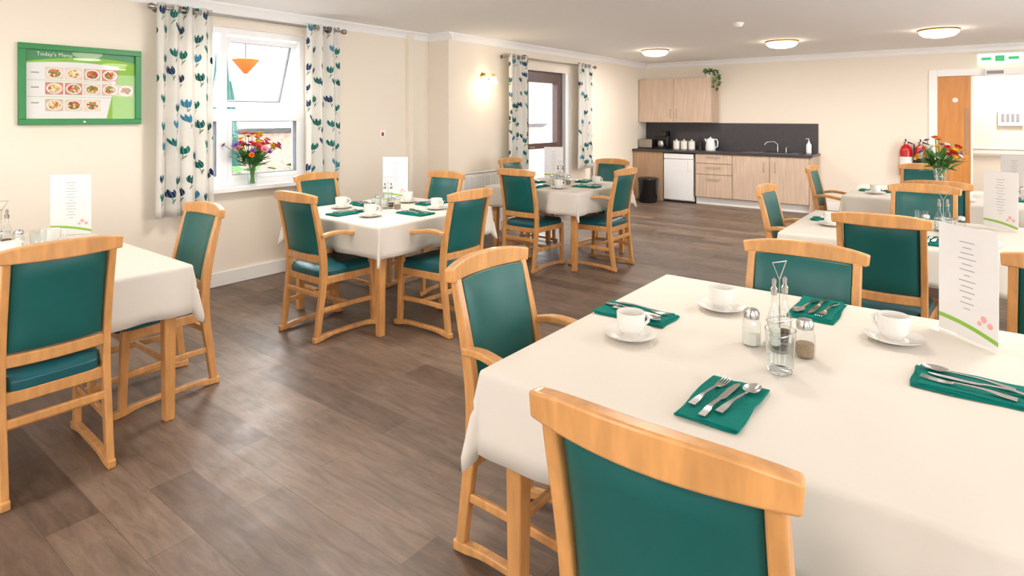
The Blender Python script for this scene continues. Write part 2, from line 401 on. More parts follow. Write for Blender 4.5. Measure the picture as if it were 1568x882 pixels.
def rail(name,x,y0,y1,z,wallx,rings):
    mb=MB(); mb.tube([(x,y0,z),(x,y1,z)],.012,'chrome',12)
    for y in (y0,y1):
        mb.lathe([(.0,-.03),(.02,-.025),(.028,0),(.02,.025),(0,.03)],(x,y,z),'chrome',14,Matrix.Rotation(math.pi/2,4,'X'))
    for y in (y0+.08,y1-.08): mb.tube([(wallx,y,z),(x,y,z)],.008,'chrome'); mb.lathe([(.025,0),(.025,.01)],(wallx,y,z),'chrome',12,Matrix.Rotation(math.pi/2,4,'Y'))
    for y in rings:
        pts=[(x+.025*math.cos(a),y+.004*math.cos(a),z+.025*math.sin(a)) for a in [2*math.pi*i/16 for i in range(17)]]
        mb.tube(pts,.005,'chrome',6)
    obj(name,mb)
rail('curtain_rail',XW+.13,2.02,3.84,2.355,XW,[2.06+.055*i for i in range(1,8)]+[3.40+.063*i for i in range(1,6)])
curtain('curtain',XW+.13,2.06,2.50,.68,2.39,4,.042)
curtain('curtain',XW+.13,3.40,3.78,.68,2.39,3,.042)
rail('curtain_rail',XF+.13,6.10,8.42,2.27,XF,[6.17+.054*i for i in range(1,8)]+[7.9+.055*i for i in range(1,8)])
curtain('curtain',XF+.13,6.17,6.60,.68,2.31,4)
curtain('curtain',XF+.13,7.90,8.34,.68,2.31,4)

# glazed patio door
mb=MB(); x0,x1=XF-.14,XF-.07
ye=DY1-.10
mb.box(x0,x1,DY0+.001,DY0+.06,0,DZ1-.001,'darkdoor'); mb.box(x0,x1,ye-.06,ye,0,DZ1-.001,'darkdoor'); mb.box(x0,x1,DY0+.06,ye-.06,DZ1-.07,DZ1-.001,'darkdoor'); mb.box(x0,x1,DY0+.06,ye-.06,0,.04,'darkdoor')
mb.box(x0,XF-.002,ye,DY1-.001,0,DZ1-.001,'upvc')
a,b=DY0+.06,ye-.06
mb.box(x0-.01,x1+.015,a,a+.09,.04,DZ1-.07,'darkdoor'); mb.box(x0-.01,x1+.015,b-.09,b,.04,DZ1-.07,'darkdoor')
for z0,z1 in ((.04,.2),(DZ1-.16,DZ1-.07),(1.02,1.10)): mb.box(x0-.01,x1+.015,a+.09,b-.09,z0,z1,'darkdoor')
mb.quadx(x0+.033,a+.09,b-.09,.2,1.02,'pane'); mb.quadx(x0+.033,a+.09,b-.09,1.10,DZ1-.16,'pane')
mb.tube([(x1+.015,a+.05,1.05),(x1+.06,a+.05,1.05),(x1+.06,a+.17,1.05)],.009,'chrome')
obj('door_1',mb)

# radiators
def radiator(name,x,y0,y1,z0,z1):
    mb=MB(); mb.box(x+.03,x+.045,y0,y1,z0,z1,'trim'); mb.box(x+.085,x+.10,y0,y1,z0,z1,'trim')
    n=int((y1-y0)/.05)
    for i in range(n):
        y=y0+(i+.5)*(y1-y0)/n; mb.box(x+.1,x+.108,y-.014,y+.014,z0+.04,z1-.04,'trim')
    mb.box(x+.03,x+.1,y0,y1,z1-.01,z1+.005,'trim'); mb.box(x+.03,x+.1,y0-.004,y0,z0,z1,'trim'); mb.box(x+.03,x+.1,y1,y1+.004,z0,z1,'trim')
    for y in (y0+.1,y1-.1): mb.box(x+.001,x+.03,y-.02,y+.02,z0+.1,z1-.1,'trim')
    mb.tube([(x+.065,y1-.02,z0),(x+.065,y1-.02,0)],.01,'trim')
    mb.tube([(x+.065,y0+.02,z0),(x+.065,y0+.02,0)],.01,'trim')
    obj(name,mb,bevel=.003)
radiator('radiator',XF+.02,5.3,6.1,.15,.80)
radiator('radiator',XF+.02,8.5,9.6,.15,.75)

# wall menu board
def board():
    e=D.objects.new('menu_board',None); scene.collection.objects.link(e); e.location=(XW+.001,1.6,1.715)
    w,h=.77,.575
    mb=MB(); t=.042
    mb.box(0,.035,-w/2,w/2,h/2-t,h/2,'green'); mb.box(0,.035,-w/2,w/2,-h/2,-h/2+t,'green'); mb.box(0,.035,-w/2,-w/2+t,-h/2+t,h/2-t,'green'); mb.box(0,.035,w/2-t,w/2,-h/2+t,h/2-t,'green')
    mb.tube([(.035,0,-h/2+t/2),(.04,0,-h/2+t/2)],.01,'chrome',12)
    obj('frame',mb,bevel=.005,parent=e)
    mb=MB(); iw,ih=w-2*t,h-2*t
    mb.box(.005,.012,-iw/2,iw/2,-ih/2,ih/2,'lgreen')
    n=20
    vs=[];fs=[]
    for i in range(n+1):
        y=-iw/2+iw*i/n; vs.append((.0135,y,ih/2)); vs.append((.0135,y,ih/2-.085+.05*math.sin(i/n*2.6)))
    for i in range(n): fs.append((2*i,2*i+1,2*i+3,2*i+2))
    mb.add(vs,fs,'green')
    top=[(.014,-iw/2+iw*.84*i/n, ih/2-.095+.02*math.sin(i/n*3.0)) for i in range(n+1)]
    bot=[(.014,-iw/2+iw*.72*i/n,-ih/2+.004) for i in range(n+1)]
    vs=top+bot; fs=[(i,i+n+1,i+n+2,i+1) for i in range(n)]
    mb.add(vs,fs,'paper')
    obj('poster',mb,parent=e)
    mb=MB()
    random.seed(3)
    Ry=Matrix.Rotation(math.pi/2,4,'Y')
    def tile(y,z):
        bg=random.choice(['fbg1','fbg2','fbg1','oak']); fd=random.choice(['food1','food2','food3'])
        mb.box(.0142,.0155,y-.053,y+.053,z-.043,z+.043,bg)
        S=Ry@Matrix.Scale(.8,4,(1,0,0))
        mb.lathe([(.046,0),(.048,.001),(.0,.0012)],(.0156,y,z),'china',20,S)
        mb.lathe([(.038,0),(.032,.003),(0,.004)],(.0168,y,z),fd,16,S)
    for z,cc in ((.085,4),(-.025,4),(-.145,3)):
        for c in range(cc): tile(-iw/2+.165+c*.117,z)
    tile(iw/2-.062,-.03)
    for z in (.085,-.02,-.13): mb.box(.0145,.0155,-iw/2+.03,-iw/2+.075,z-.004,z+.004,'ink')
    for z in (.032,-.085): mb.box(.0142,.015,-iw/2+.01,iw*.28,z-.0012,z+.0012,'lgreen')
    obj('food_photos',mb,parent=e)
    cu=D.curves.new('title','FONT'); cu.body="Today's Menu"; cu.size=.038; cu.extrude=.0005; cu.materials.append(M['paper'])
    to=D.objects.new('title_text',cu); scene.collection.objects.link(to); to.parent=e
    to.rotation_euler=(math.pi/2,0,math.pi/2); to.location=(.0155,-iw/2+.06,ih/2-.04)
    mb=MB(); mb.quadx(.028,-iw/2,iw/2,-ih/2,ih/2,'pane'); obj('glazing',mb,parent=e)
board()

# wall switch, wall lamp
mb=MB(); mb.box(0,.01,-.045,.045,-.045,.045,'trim'); mb.box(.01,.016,-.015,.015,-.02,.02,'red'); obj('fire_call_point',mb,(XW+.001,4.45,1.29),bevel=.003)
mb=MB()
mb.lathe([(.05,0),(.05,.01),(.03,.02),(0,.022)],(0,0,0),'brass',20,Matrix.Rotation(math.pi/2,4,'Y'))
for sy in (-1,1):
    pts=[(.015,0,0),(.05,sy*.03,-.03),(.09,sy*.07,-.03),(.10,sy*.09,.0),(.10,sy*.09,.02)]
    mb.tube(pts,.006,'brass')
    mb.lathe([(.015,.0),(.02,.01),(.02,.02)],(.10,sy*.09,.015),'brass',14)
    mb.lathe([(.02,.0),(.035,-.02),(.05,-.055),(.06,-.085),(.056,-.085),(.03,-.02),(.0,-.005)],(.10,sy*.09,.0),'walllamp',18)
obj('wall_lamp',mb,(XF+.001,5.80,1.99))
def light(name,typ,loc,energy,color=(1,1,1),size=.1,rot=None,shape=None,sy=None):
    l=D.lights.new(name,typ); l.energy=energy; l.color=color
    if typ=='AREA':
        l.size=size
        if shape: l.shape=shape
        if sy: l.size_y=sy
    elif typ=='SUN': l.angle=size
    else: l.shadow_soft_size=size
    o=D.objects.new(name,l); scene.collection.objects.link(o); o.location=loc
    if rot: o.rotation_euler=rot
    return o
light('wall_lamp_light','POINT',(XF+.22,5.80,1.84),3,(1,.84,.62),.06)

# ceiling lights
def ceil_lamp(x,y,en=26):
    mb=MB(); mb.lathe([(.20,0),(.205,-.010),(.195,-.018),(.185,-.018)],(0,0,0),'brass',36)
    mb.lathe([(.192,-.016),(.186,-.045),(.15,-.075),(.07,-.092),(0,-.095)],(0,0,0),'lampglass',36)
    obj('ceiling_light',mb,(x,y,H-.001))
    light('ceiling_light_bulb','AREA',(x,y,H-.11),en,(1,.97,.92),.36,shape='DISK')
for x,y in ((-3.78,8.45),(-2.0,8.45),(-.31,8.4),(1.6,8.4),(-3.4,2.6),(-1.4,3.0),(.5,3.4),(2.3,4.4),(-3.4,-.4),(-1.4,-.8),(1.2,-.4)):  # lamps outside the view are added to light the room
    ceil_lamp(x,y,26 if y>8 else (24 if x<-3 else 14))
mb=MB(); mb.lathe([(.055,0),(.055,-.015),(.04,-.035),(.035,-.045),(0,-.046)],(0,0,0),'trim',24); obj('smoke_detector',mb,(-1.97,6.5,H-.001))
light('corridor_light','AREA',(.6,11.4,H-.05),40,(1,.97,.92),.5)

# ------------------------------------------------------------ chair
def chair_mesh(arms):
    mb=MB()
    for sx in (-1,1):
        xr,xf=.205*sx,.228*sx
        mb.sweep([(xr,-.035,.018),(xr,.02,.022),(xr+.004*sx,.12,.034),(xf-.008*sx,.36,.034),(xf,.45,.022),(xf,.50,.018)],.036,[.036,.036,.026,.026,.036,.036],(1,0,0),'wood',3)
        mb.sweep([(xr,-.005,.03),(xr,.02,.22),(xr,.045,.43),(xr,.03,.64),(xr,-.035,.925)],[.034,.034,.034,.034,.032],[.036,.042,.05,.044,.03],(1,0,0),'wood',4)
        if arms:
            mb.sweep([(xf,.45,.03),(xf,.44,.25),(xf,.43,.42),(xf+.012*sx,.41,.56),(xf+.02*sx,.385,.665)],.036,[.036,.04,.042,.036,.034],(1,0,0),'wood',4)
            mb.sweep([(xr+.015*sx,.02,.695),(xr+.035*sx,.12,.71),(xf+.03*sx,.26,.69),(xf+.022*sx,.37,.673),(xf+.018*sx,.43,.655)],[.036,.044,.05,.05,.04],[.026,.026,.026,.026,.022],(1,0,0),'wood',4)
        else:
            mb.sweep([(xf,.455,.03),(xf,.45,.25),(xf,.44,.425)],.036,[.034,.038,.042],(1,0,0),'wood',3)
        mb.sweep([(xr,.02,.20),((xr+xf)/2,.23,.205),(xf,.445,.20)],.02,.032,(1,0,0),'wood',3)
        mb.sweep([(xr,.04,.395),(xf,.44,.395)],.026,.05,(1,0,0),'wood')
    mb.sweep([(-.215,.24,.205),(.215,.24,.205)],.022,.03,(0,1,0),'wood')
    mb.sweep([(-.205,.022,.30),(.205,.022,.30)],.02,.035,(0,1,0),'wood')
    mb.sweep([(-.205,.045,.39),(.205,.045,.39)],.026,.05,(0,1,0),'wood')
    mb.sweep([(-.225,.44,.39),(.225,.44,.39)],.026,.05,(0,1,0),'wood')
    # crest rail bowed, rounded top
    pts=[];n=14;ws=[];hs=[]
    for i in range(n+1):
        s=-1+2*i/n
        pts.append((s*.243,-.034-.040*(1-s*s),.952-.010*abs(s)**3)); ws.append(.034); hs.append(.070-.022*abs(s)**2.5)
    mb.sweep(pts,ws,hs,(0,1,0),'wood')
    pts=[(s*.2,.036-.022*(1-s*s),.535) for s in [-1+2*i/8 for i in range(9)]]
    mb.sweep(pts,.022,.048,(0,1,0),'wood')
    def pad_back():
        nx,nz=12,10; vs=[];fs=[]
        for side in (1,-1):
            for j in range(nz+1):
                v=j/nz; z=.565+(.355)*v
                yb=.036-.07*max(0,(z-.6)/.36)**1.3 if z>.6 else .036
                for i in range(nx+1):
                    u=-1+2*i/nx
                    edge=min(1,(1-abs(u))/.18)*min(1,min(v,1-v)/.12)
                    th=.008+.014*math.sin(min(1,max(0,edge))*math.pi/2)
                    vs.append((u*.187,yb-(.024+.01*v)*(1-u*u)+side*th,z))
        o=(nx+1)*(nz+1)
        for j in range(nz):
            for i in range(nx):
                a=j*(nx+1)+i
                fs.append((a+1,a,a+nx+1,a+nx+2)); fs.append((o+a,o+a+1,o+a+nx+2,o+a+nx+1))
        per=[i for i in range(nx+1)]+[(j)*(nx+1)+nx for j in range(1,nz+1)]+[nz*(nx+1)+i for i in range(nx-1,-1,-1)]+[j*(nx+1) for j in range(nz-1,0,-1)]
        for i in range(len(per)):
            a=per[i];b=per[(i+1)%len(per)]; fs.append((a,b,b+o,a+o))
        mb.add(vs,fs,'teal')
    pad_back()
    nx,ny=14,14; vs=[];fs=[]
    for side in (0,1):
        for j in range(ny+1):
            v=j/ny; y=.03+.455*v
            hw=.205+.035*v
            for i in range(nx+1):
                u=-1+2*i/nx
                e=max(0,1-max(abs(u)**6,abs(2*v-1)**6))
                cr=1-.04*(abs(u)**8)*(abs(2*v-1)**8)*3
                zz=.452+.026*e**.5 if side==0 else .412
                vs.append((u*hw*cr,.2575+(y-.2575)*cr,zz))
    o=(nx+1)*(ny+1)
    for j in range(ny):
        for i in range(nx):
            a=j*(nx+1)+i
            fs.append((a,a+1,a+nx+2,a+nx+1)); fs.append((o+a+1,o+a,o+a+nx+1,o+a+nx+2))
    per=[i for i in range(nx+1)]+[(j)*(nx+1)+nx for j in range(1,ny+1)]+[ny*(nx+1)+i for i in range(nx-1,-1,-1)]+[j*(nx+1) for j in range(ny-1,0,-1)]
    for i in range(len(per)):
        a=per[i];b=per[(i+1)%len(per)]; fs.append((b,a,a+o,b+o))
    mb.add(vs,fs,'tealseat')
    return mb.mesh('dining_chair_arms' if arms else 'dining_chair_plain',autosmooth=50)
CH=[chair_mesh(False),chair_mesh(True)]
FD={'+Y':0,'-X':90,'-Y':180,'+X':-90}
def chair(x,y,d,arms=0,dr=0,hs=1.0,ws=.92):
    obj('dining_chair',CH[arms],(x,y,0),math.radians(FD[d]+dr),bevel=.007,seg=3,sc=(ws,1,hs))
chair(-.42,.955,'+Y',0,hs=1.015,ws=.95)
chair(-1.385,1.72,'+X',1)
chair(-.575,2.745,'-Y',0,hs=.965,ws=1)
chair(-3.62,2.36,'+Y',1,ws=.96); chair(-2.80,3.13,'-X',1); chair(-4.62,3.2,'+X',0); chair(-3.84,3.97,'-Y',0)
chair(-3.5,4.66,'+Y',0); chair(-2.74,5.36,'-X',1); chair(-4.42,5.78,'+X',0); chair(-3.4,6.35,'-Y',0)
chair(-2.92,.81,'-X',0,ws=.86,hs=1.015); chair(-3.55,1.64,'-Y',0,ws=.92)
chair(-.385,3.69,'+Y',0); chair(.31,3.02,'+Y',0); chair(-1.17,4.66,'+X',1); chair(-.29,5.34,'-Y',1)
chair(-.22,5.82,'+Y',0); chair(-1.27,6.76,'+X',1); chair(-.42,7.70,'-Y',0)

# ------------------------------------------------------------ tables + cloths
TZ=.755
def table(x0,x1,y0,y1,inset=.07,drop=.21,seed=1):
    cx,cy=(x0+x1)/2,(y0+y1)/2; w,d=x1-x0,y1-y0
    mb=MB()
    mb.box(-w/2+.012,w/2-.012,-d/2+.012,d/2-.012,TZ-.028,TZ-.001,'wood')
    for sx in (-1,1):
        for sy in (-1,1):
            px,py=sx*(w/2-inset),sy*(d/2-inset)
            mb.sweep([(px,py,0),(px,py,TZ-.03)],[.046,.058],[.046,.058],(1,0,0),'wood')
    a,b=w/2-inset,d/2-inset
    for sy in (-1,1): mb.box(-a,a,sy*b-.011,sy*b+.011,TZ-.06,TZ-.028,'wood')
    for sx in (-1,1): mb.box(sx*a-.011,sx*a+.011,-b,b,TZ-.06,TZ-.028,'wood')
    obj('dining_table',mb,(cx,cy,0),bevel=.005)
    rnd=random.Random(seed)
    def axis(s):
        inn=[-s/2+s*i/44 for i in range(45)]
        ov=[.005,.011,.018,.028,.045,.07,.10,.13,.16,.185,drop]
        return [-s/2-o for o in reversed(ov)]+inn+[s/2+o for o in ov]
    ax,ay=axis(w),axis(d)
    ph=[rnd.uniform(0,6) for _ in range(8)]
    vs=[];rr=.014
    for q in ay:
        for p in ax:
            ox=max(0,abs(p)-w/2); oy=max(0,abs(q)-d/2)
            sx=1 if p>0 else -1; sy=1 if q>0 else -1
            bx=max(-w/2,min(w/2,p)); by=max(-d/2,min(d/2,q))
            if ox==0 and oy==0:
                z=TZ+.0018+.0007*math.sin(p*5+ph[0])*math.sin(q*6+ph[1])+.0005*math.sin(p*17+q*9+ph[2])
                vs.append((p,q,z)); continue
            r=math.hypot(ox,oy); phi=math.atan2(oy,ox)
            if ox>0 and oy>0:
                fl=.05+.17*math.sin(2*phi)**2; dirx,diry=math.cos(phi)*sx,math.sin(phi)*sy
                fl-=.09*math.sin(4*phi)**2
                r2=min(r,drop*1.25)
            else:
                r2=r
                if ox>0: al=q; L_=d; dirx,diry=sx,0; k=ph[3]
                else: al=p; L_=w; dirx,diry=0,sy; k=ph[4]
                win=max(0,1-(abs(al)/(L_/2))**4)
                fl=.06+win*(.10*math.sin(al*13+k)+.06*math.sin(al*25+k*2))
            arc=rr*math.pi/2
            if r2<arc:
                a=r2/rr; out=rr*math.sin(a); dz=rr*(1-math.cos(a))
            else:
                L2=r2-arc; out=rr+L2*fl; dz=rr+L2*math.sqrt(max(.05,1-fl*fl))
            vs.append((bx+dirx*out,by+diry*out,TZ+.0018-dz))
    n=len(ax);fs=[]
    for j in range(len(ay)-1):
        for i in range(n-1):
            a=j*n+i; fs.append((a,a+1,a+n+1,a+n))
    me=D.meshes.new('tablecloth'); me.from_pydata(vs,[],fs); me.materials.append(M['cloth'])
    me.polygons.foreach_set('use_smooth',[True]*len(me.polygons))
    o=obj('tablecloth',me,(cx,cy,0)); s=o.modifiers.new('s','SOLIDIFY'); s.thickness=.002; s.offset=1
T1=(-1.12,.16,1.33,2.64); T2_=(-4.20,-3.12,2.62,3.76); T3=(-4.08,-2.97,4.88,6.0); T4=(-4.65,-3.07,.32,1.385); T5=(-.97,.80,4.06,5.16); T6=(-.95,.6,6.25,7.42)
for i,t in enumerate((T1,T2_,T3,T4,T5,T6)): table(*t,seed=i+1,drop=.24 if i in (0,3) else .22)

# ------------------------------------------------------------ tableware
ZC=TZ+.0058
def cup_mesh():
    mb=MB(); z0=.012
    mb.lathe([(.026,z0),(.028,z0+.006),(.036,z0+.012),(.0435,z0+.024),(.0455,z0+.050),(.0465,z0+.074),(.0445,z0+.075),(.043,z0+.050),(.040,z0+.026),(.03,z0+.016),(0,z0+.012)],(0,0,0),'china',32)
    mb.tube([(.042,0,z0+.058),(.06,0,z0+.062),(.071,0,z0+.05),(.068,0,z0+.034),(.052,0,z0+.024),(.040,0,z0+.022)],.0055,'china',8)
    return mb.mesh('teacup',autosmooth=60)
def saucer_mesh():
    mb=MB(); mb.lathe([(.0,.002),(.035,.002),(.038,0),(.042,.003),(.065,.009),(.086,.018),(.0865,.020),(.065,.0125),(.04,.007),(.03,.0105),(0,.0105)],(0,0,0),'china',36); return mb.mesh('saucer',autosmooth=60)
CUP,SAU=cup_mesh(),saucer_mesh()
def cup(x,y,rz=0):
    e=obj('teacup_and_saucer',SAU,(x,y,ZC),0); c=obj('cup',CUP,(0,0,-.001),rz,parent=e)
def tumbler_mesh():
    mb=MB(); mb.lathe([(0,0),(.029,0),(.031,.004),(.035,.05),(.038,.105),(.0365,.105),(.033,.05),(.029,.012),(0,.010)],(0,0,0),'tglass',28); return mb.mesh('drinking_glass',autosmooth=60)
TUM=tumbler_mesh()
def shaker_mesh(k):
    mb=MB()
    mb.lathe([(0,0),(.024,0),(.027,.004),(.0265,.06),(.022,.072),(.02,.078)],(0,0,0),'glass',8)
    mb.lathe([(0,.003),(.023,.003),(.0235,.035),(0,.037)],(0,0,0),k,8)
    mb.lathe([(.022,.074),(.023,.088),(.018,.098),(0,.103)],(0,0,0),'steel',20)
    return mb.mesh('shaker_'+k)
SH=[shaker_mesh('salt'),shaker_mesh('pepper')]
def cruet_mesh():
    mb=MB()
    for i,(x,k) in enumerate(((-.028,'glass'),(.028,'vinegar'))):
        mb.lathe([(0,.006),(.024,.006),(.026,.01),(.026,.075),(.018,.095),(.010,.11),(.010,.14)],(x,0,0),'glass',18)
        mb.lathe([(0,.009),(.022,.009),(.022,.05 if i==0 else .04),(0,.052 if i==0 else .042)],(x,0,0),'vinegar' if i else 'salt',16)
        mb.lathe([(.012,.135),(.013,.150),(.007,.156),(.009,.172),(0,.178)],(x,0,0),'steel',16)
    mb.lathe([(0,0),(.058,0),(.060,.004),(0,.005)],(0,0,0),'steel',28)
    for z in (.03,.07):
        mb.tube([(.06*math.cos(a),.032*math.sin(a),z) for a in [2*math.pi*i/24 for i in range(25)]],.002,'steel',6)
    for a in (0,math.pi): mb.tube([(.06*math.cos(a),0,.004),(.06*math.cos(a),0,.07)],.002,'steel',6)
    mb.tube([(0,0,.004),(0,0,.17),(-.035,0,.215),(.035,0,.215),(0,0,.17)],.0024,'steel',6)
    return mb.mesh('cruet_set')
CRU=cruet_mesh()
def napkin_mesh():
    mb=MB(); nx,ny=10,16
    for k,(sc,zz) in enumerate(((1,.0),(.985,.004),(.96,.0075))):
        vs=[];fs=[]
        for s in (0,1):
            for j in range(ny+1):
                for i in range(nx+1):
                    x=(-.075+.15*i/nx)*sc+.003*math.sin(j*.45+k); y=(-.135+.27*j/ny)*sc+.003*math.sin(i*.6+2*k)
                    vs.append((x+k*.003,y-k*.004,zz+.0012*math.sin(i*1.3+j*.7+k)*k*.5+(.0035 if s==0 else 0)+.0006))
        o=(nx+1)*(ny+1)
        for j in range(ny):
            for i in range(nx):
                a=j*(nx+1)+i; fs.append((a,a+1,a+nx+2,a+nx+1)); fs.append((o+a+1,o+a,o+a+nx+1,o+a+nx+2))
        per=[i for i in range(nx+1)]+[(j)*(nx+1)+nx for j in range(1,ny+1)]+[ny*(nx+1)+i for i in range(nx-1,-1,-1)]+[j*(nx+1) for j in range(ny-1,0,-1)]
        for i in range(len(per)):
            a=per[i];b=per[(i+1)%len(per)]; fs.append((b,a,a+o,b+o))
        mb.add(vs,fs,'napkin')
    return mb.mesh('napkin')
NAP=napkin_mesh()
def handle(mb,y0,y1,w0,w1):
    mb.sweep([(0,y0,.004),(0,y0+.03,.006),(0,(y0+y1)/2,.009),(0,y1,.006)],[w0,w0*.95,w1*1.2,w1],[.003,.003,.003,.003],(1,0,0),'steel',4)
def fork_mesh():
    mb=MB(); handle(mb,-.10,.035,.019,.007)
    mb.sweep([(0,.03,.006),(0,.042,.003),(0,.055,.002),(0,.066,.002)],[.007,.018,.023,.024],.0022,(1,0,0),'steel',3)
    for i in range(4):
        x=-.0103+i*.00687; mb.sweep([(x,.062,.002),(x,.085,.003),(x*.97,.105,.0065)],[.0042,.0036,.002],.002,(1,0,0),'steel',3)
    return mb.mesh('fork')
def knife_mesh():
    mb=MB(); handle(mb,-.11,.0,.018,.010)
    mb.sweep([(0,-.005,.006),(0,.02,.004),(0,.07,.004),(.002,.105,.004),(.005,.12,.004)],[.010,.017,.019,.014,.003],.0018,(1,0,0),'steel',4)
    return mb.mesh('knife')
def spoon_mesh():
    mb=MB(); handle(mb,-.10,.045,.019,.007)
    nr,ns=6,20; vs=[];fs=[]
    for s in (0,1):
        vs.append((0,.075,-.0+(.0015 if s==0 else 0)))
        for r in range(1,nr+1):
            t=r/nr
            for j in range(ns):
                a=2*math.pi*j/ns
                y=math.sin(a)*.033*t; x=math.cos(a)*.021*t*(1-.12*math.sin(a))
                vs.append((x,.075+y,.008*t*t+(.0015 if s==0 else 0)))
    o=1+nr*ns
    for s in (0,1):
        for j in range(ns):
            f=(s*o,s*o+1+j,s*o+1+(j+1)%ns); fs.append(f if s==0 else f[::-1])
        for r in range(nr-1):
            for j in range(ns):
                a=s*o+1+r*ns+j;b=s*o+1+r*ns+(j+1)%ns; f=(a,a+ns,b+ns,b); fs.append(f if s==0 else f[::-1])
    for j in range(ns):
        a=1+(nr-1)*ns+j;b=1+(nr-1)*ns+(j+1)%ns; fs.append((a,a+o,b+o,b))
    mb.add(vs,fs,'steel'); return mb.mesh('spoon')
FK,KN,SP=fork_mesh(),knife_mesh(),spoon_mesh()
def setting(x,y,rz):
    r=math.radians(rz)
    obj('napkin',NAP,(x,y,ZC-.0005),r)
    for me,dx,nm,tw,dy in ((FK,-.036,'fork',-7,.01),(KN,.0,'table_knife',-4,-.02),(SP,.036,'spoon',-10,.01)):
        p=Matrix.Rotation(r,3,'Z')@Vector((dx,dy,0))
        obj(nm,me,(x+p.x,y+p.y,ZC+.0125),r+math.radians(tw))
def menu_mesh(w=.22,h=.37):
    mb=MB()
    mb.box(-w/2,w/2,-.0008,.0008,.004,h-.008,'paper')
    for s in (-1,1):
        y=.0012*s
        for i in range(13):
            z=h-.06-.018*i; ww=[.05,.03,.045,.06,.035,.05,.02,.055,.04,.05,.03,.045,.02][i]
            mb.box(-ww/2*1.1,ww/2*1.1,min(y,y*.8),max(y,y*.8),z,z+.0025,'ink')
        n=16; vs=[];fs=[]
        for i in range(n+1):
            x=-w/2+w*i/n; zz=.06-.03*(i/n)**1.0+.008*math.sin(i/n*math.pi); vs+= [(x,y,zz),(x,y,zz-.014)]
        fs=[(2*i,2*i+1,2*i+3,2*i+2) for i in range(n)]; mb.add(vs,fs,'lgreen')
        for dx,dz,r in ((.06,.085,.011),(.082,.07,.010),(.045,.068,.008)):
            mb.lathe([(r,0),(r*.6,.0006*1),(0,.0008)],(dx,y,dz),'pink',10,Matrix.Rotation(-s*math.pi/2,4,'X'))
    for s in (-1,1):
        y=.004*s; a=w/2+.004
        mb.add([(-a,y,0),(a,y,0),(a,y,h),(-a,y,h)],[(0,1,2,3)],'acrylic')
    mb.add([(-w/2,-.035,.002),(w/2,-.035,.002),(w/2,.035,.002),(-w/2,.035,.002)],[(0,1,2,3)],'acrylic')
    return mb.mesh('menu_card_stand',smooth=False)
MENU=menu_mesh(.22,.375); MENU2=menu_mesh(.22,.38)
def menu(x,y,rz,me=None): obj('menu_card_stand',me or MENU2,(x,y,ZC),math.radians(rz))
# table 1
setting(-.505,1.54,0); setting(-.98,2.03,-90); setting(-.46,2.48,180); setting(.0,2.02,90)
cup(-.895,1.81,math.radians(60)); cup(-.752,2.28,math.radians(70)); cup(-.205,2.30,math.radians(150))
obj('salt_shaker',SH[0],(-.562,1.99,ZC),sc=(1.1,1.1,1.15)); obj('pepper_shaker',SH[1],(-.405,1.99,ZC),sc=(1.1,1.1,1.15)); obj('cruet_set',CRU,(-.485,2.02,ZC),math.radians(60),sc=(.8,.8,1.25)); obj('drinking_glass',TUM,(-.437,1.83,ZC),sc=(1.1,1.1,1.15))
menu(-.015,2.46,-45,MENU)
def dress(t,cx,cy,menu_at,rz=30,sides='SNEW',drinks=2,seed=0):
    x0,x1,y0,y1=t
    if 'S' in sides: setting(cx-.05,y0+.2,0); cup(cx+.20,y0+.22,1)
    if 'N' in sides: setting(cx+.10,y1-.18,180); cup(cx-.12,y1-.26,2)
    if 'W' in sides: setting(x0+.2,cy+.0,-90); cup(x0+.22,cy-.22,1)
    if 'E' in sides: setting(x1-.2,cy-.05,90); cup(x1-.22,cy+.2,0)
    obj('cruet_set',CRU,(cx,cy,ZC),.6,sc=(.9,.9,1.15)); obj('salt_shaker',SH[0],(cx-.09,cy-.03,ZC)); obj('pepper_shaker',SH[1],(cx+.09,cy+.02,ZC))
    if drinks>0: obj('drinking_glass',TUM,(cx+.03,cy-.14,ZC))
    if drinks>1: obj('drinking_glass',TUM,(cx-.12,cy+.1,ZC))
    menu(menu_at[0],menu_at[1],rz)
dress(T2_,-3.68,3.18,(-4.01,3.55),35)
dress(T3,-3.52,5.44,(-3.87,5.84),35)
dress(T5,-.15,4.7,(.14,4.98),-40,sides='SEW')
dress(T6,-.25,6.8,(.3,7.2),-30,sides='SWE')
# left table individually
setting(-3.9,1.21,170); cup(-4.18,1.12,1); cup(-3.92,.88,2); obj('cruet_set',CRU,(-4.28,.92,ZC),.9,sc=(.95,.95,1.2)); obj('salt_shaker',SH[0],(-4.2,.98,ZC)); obj('drinking_glass',TUM,(-4.06,1.03,ZC)); obj('pepper_shaker',SH[1],(-4.33,.8,ZC))
menu(-4.40,1.28,52); setting(-3.30,.90,90)

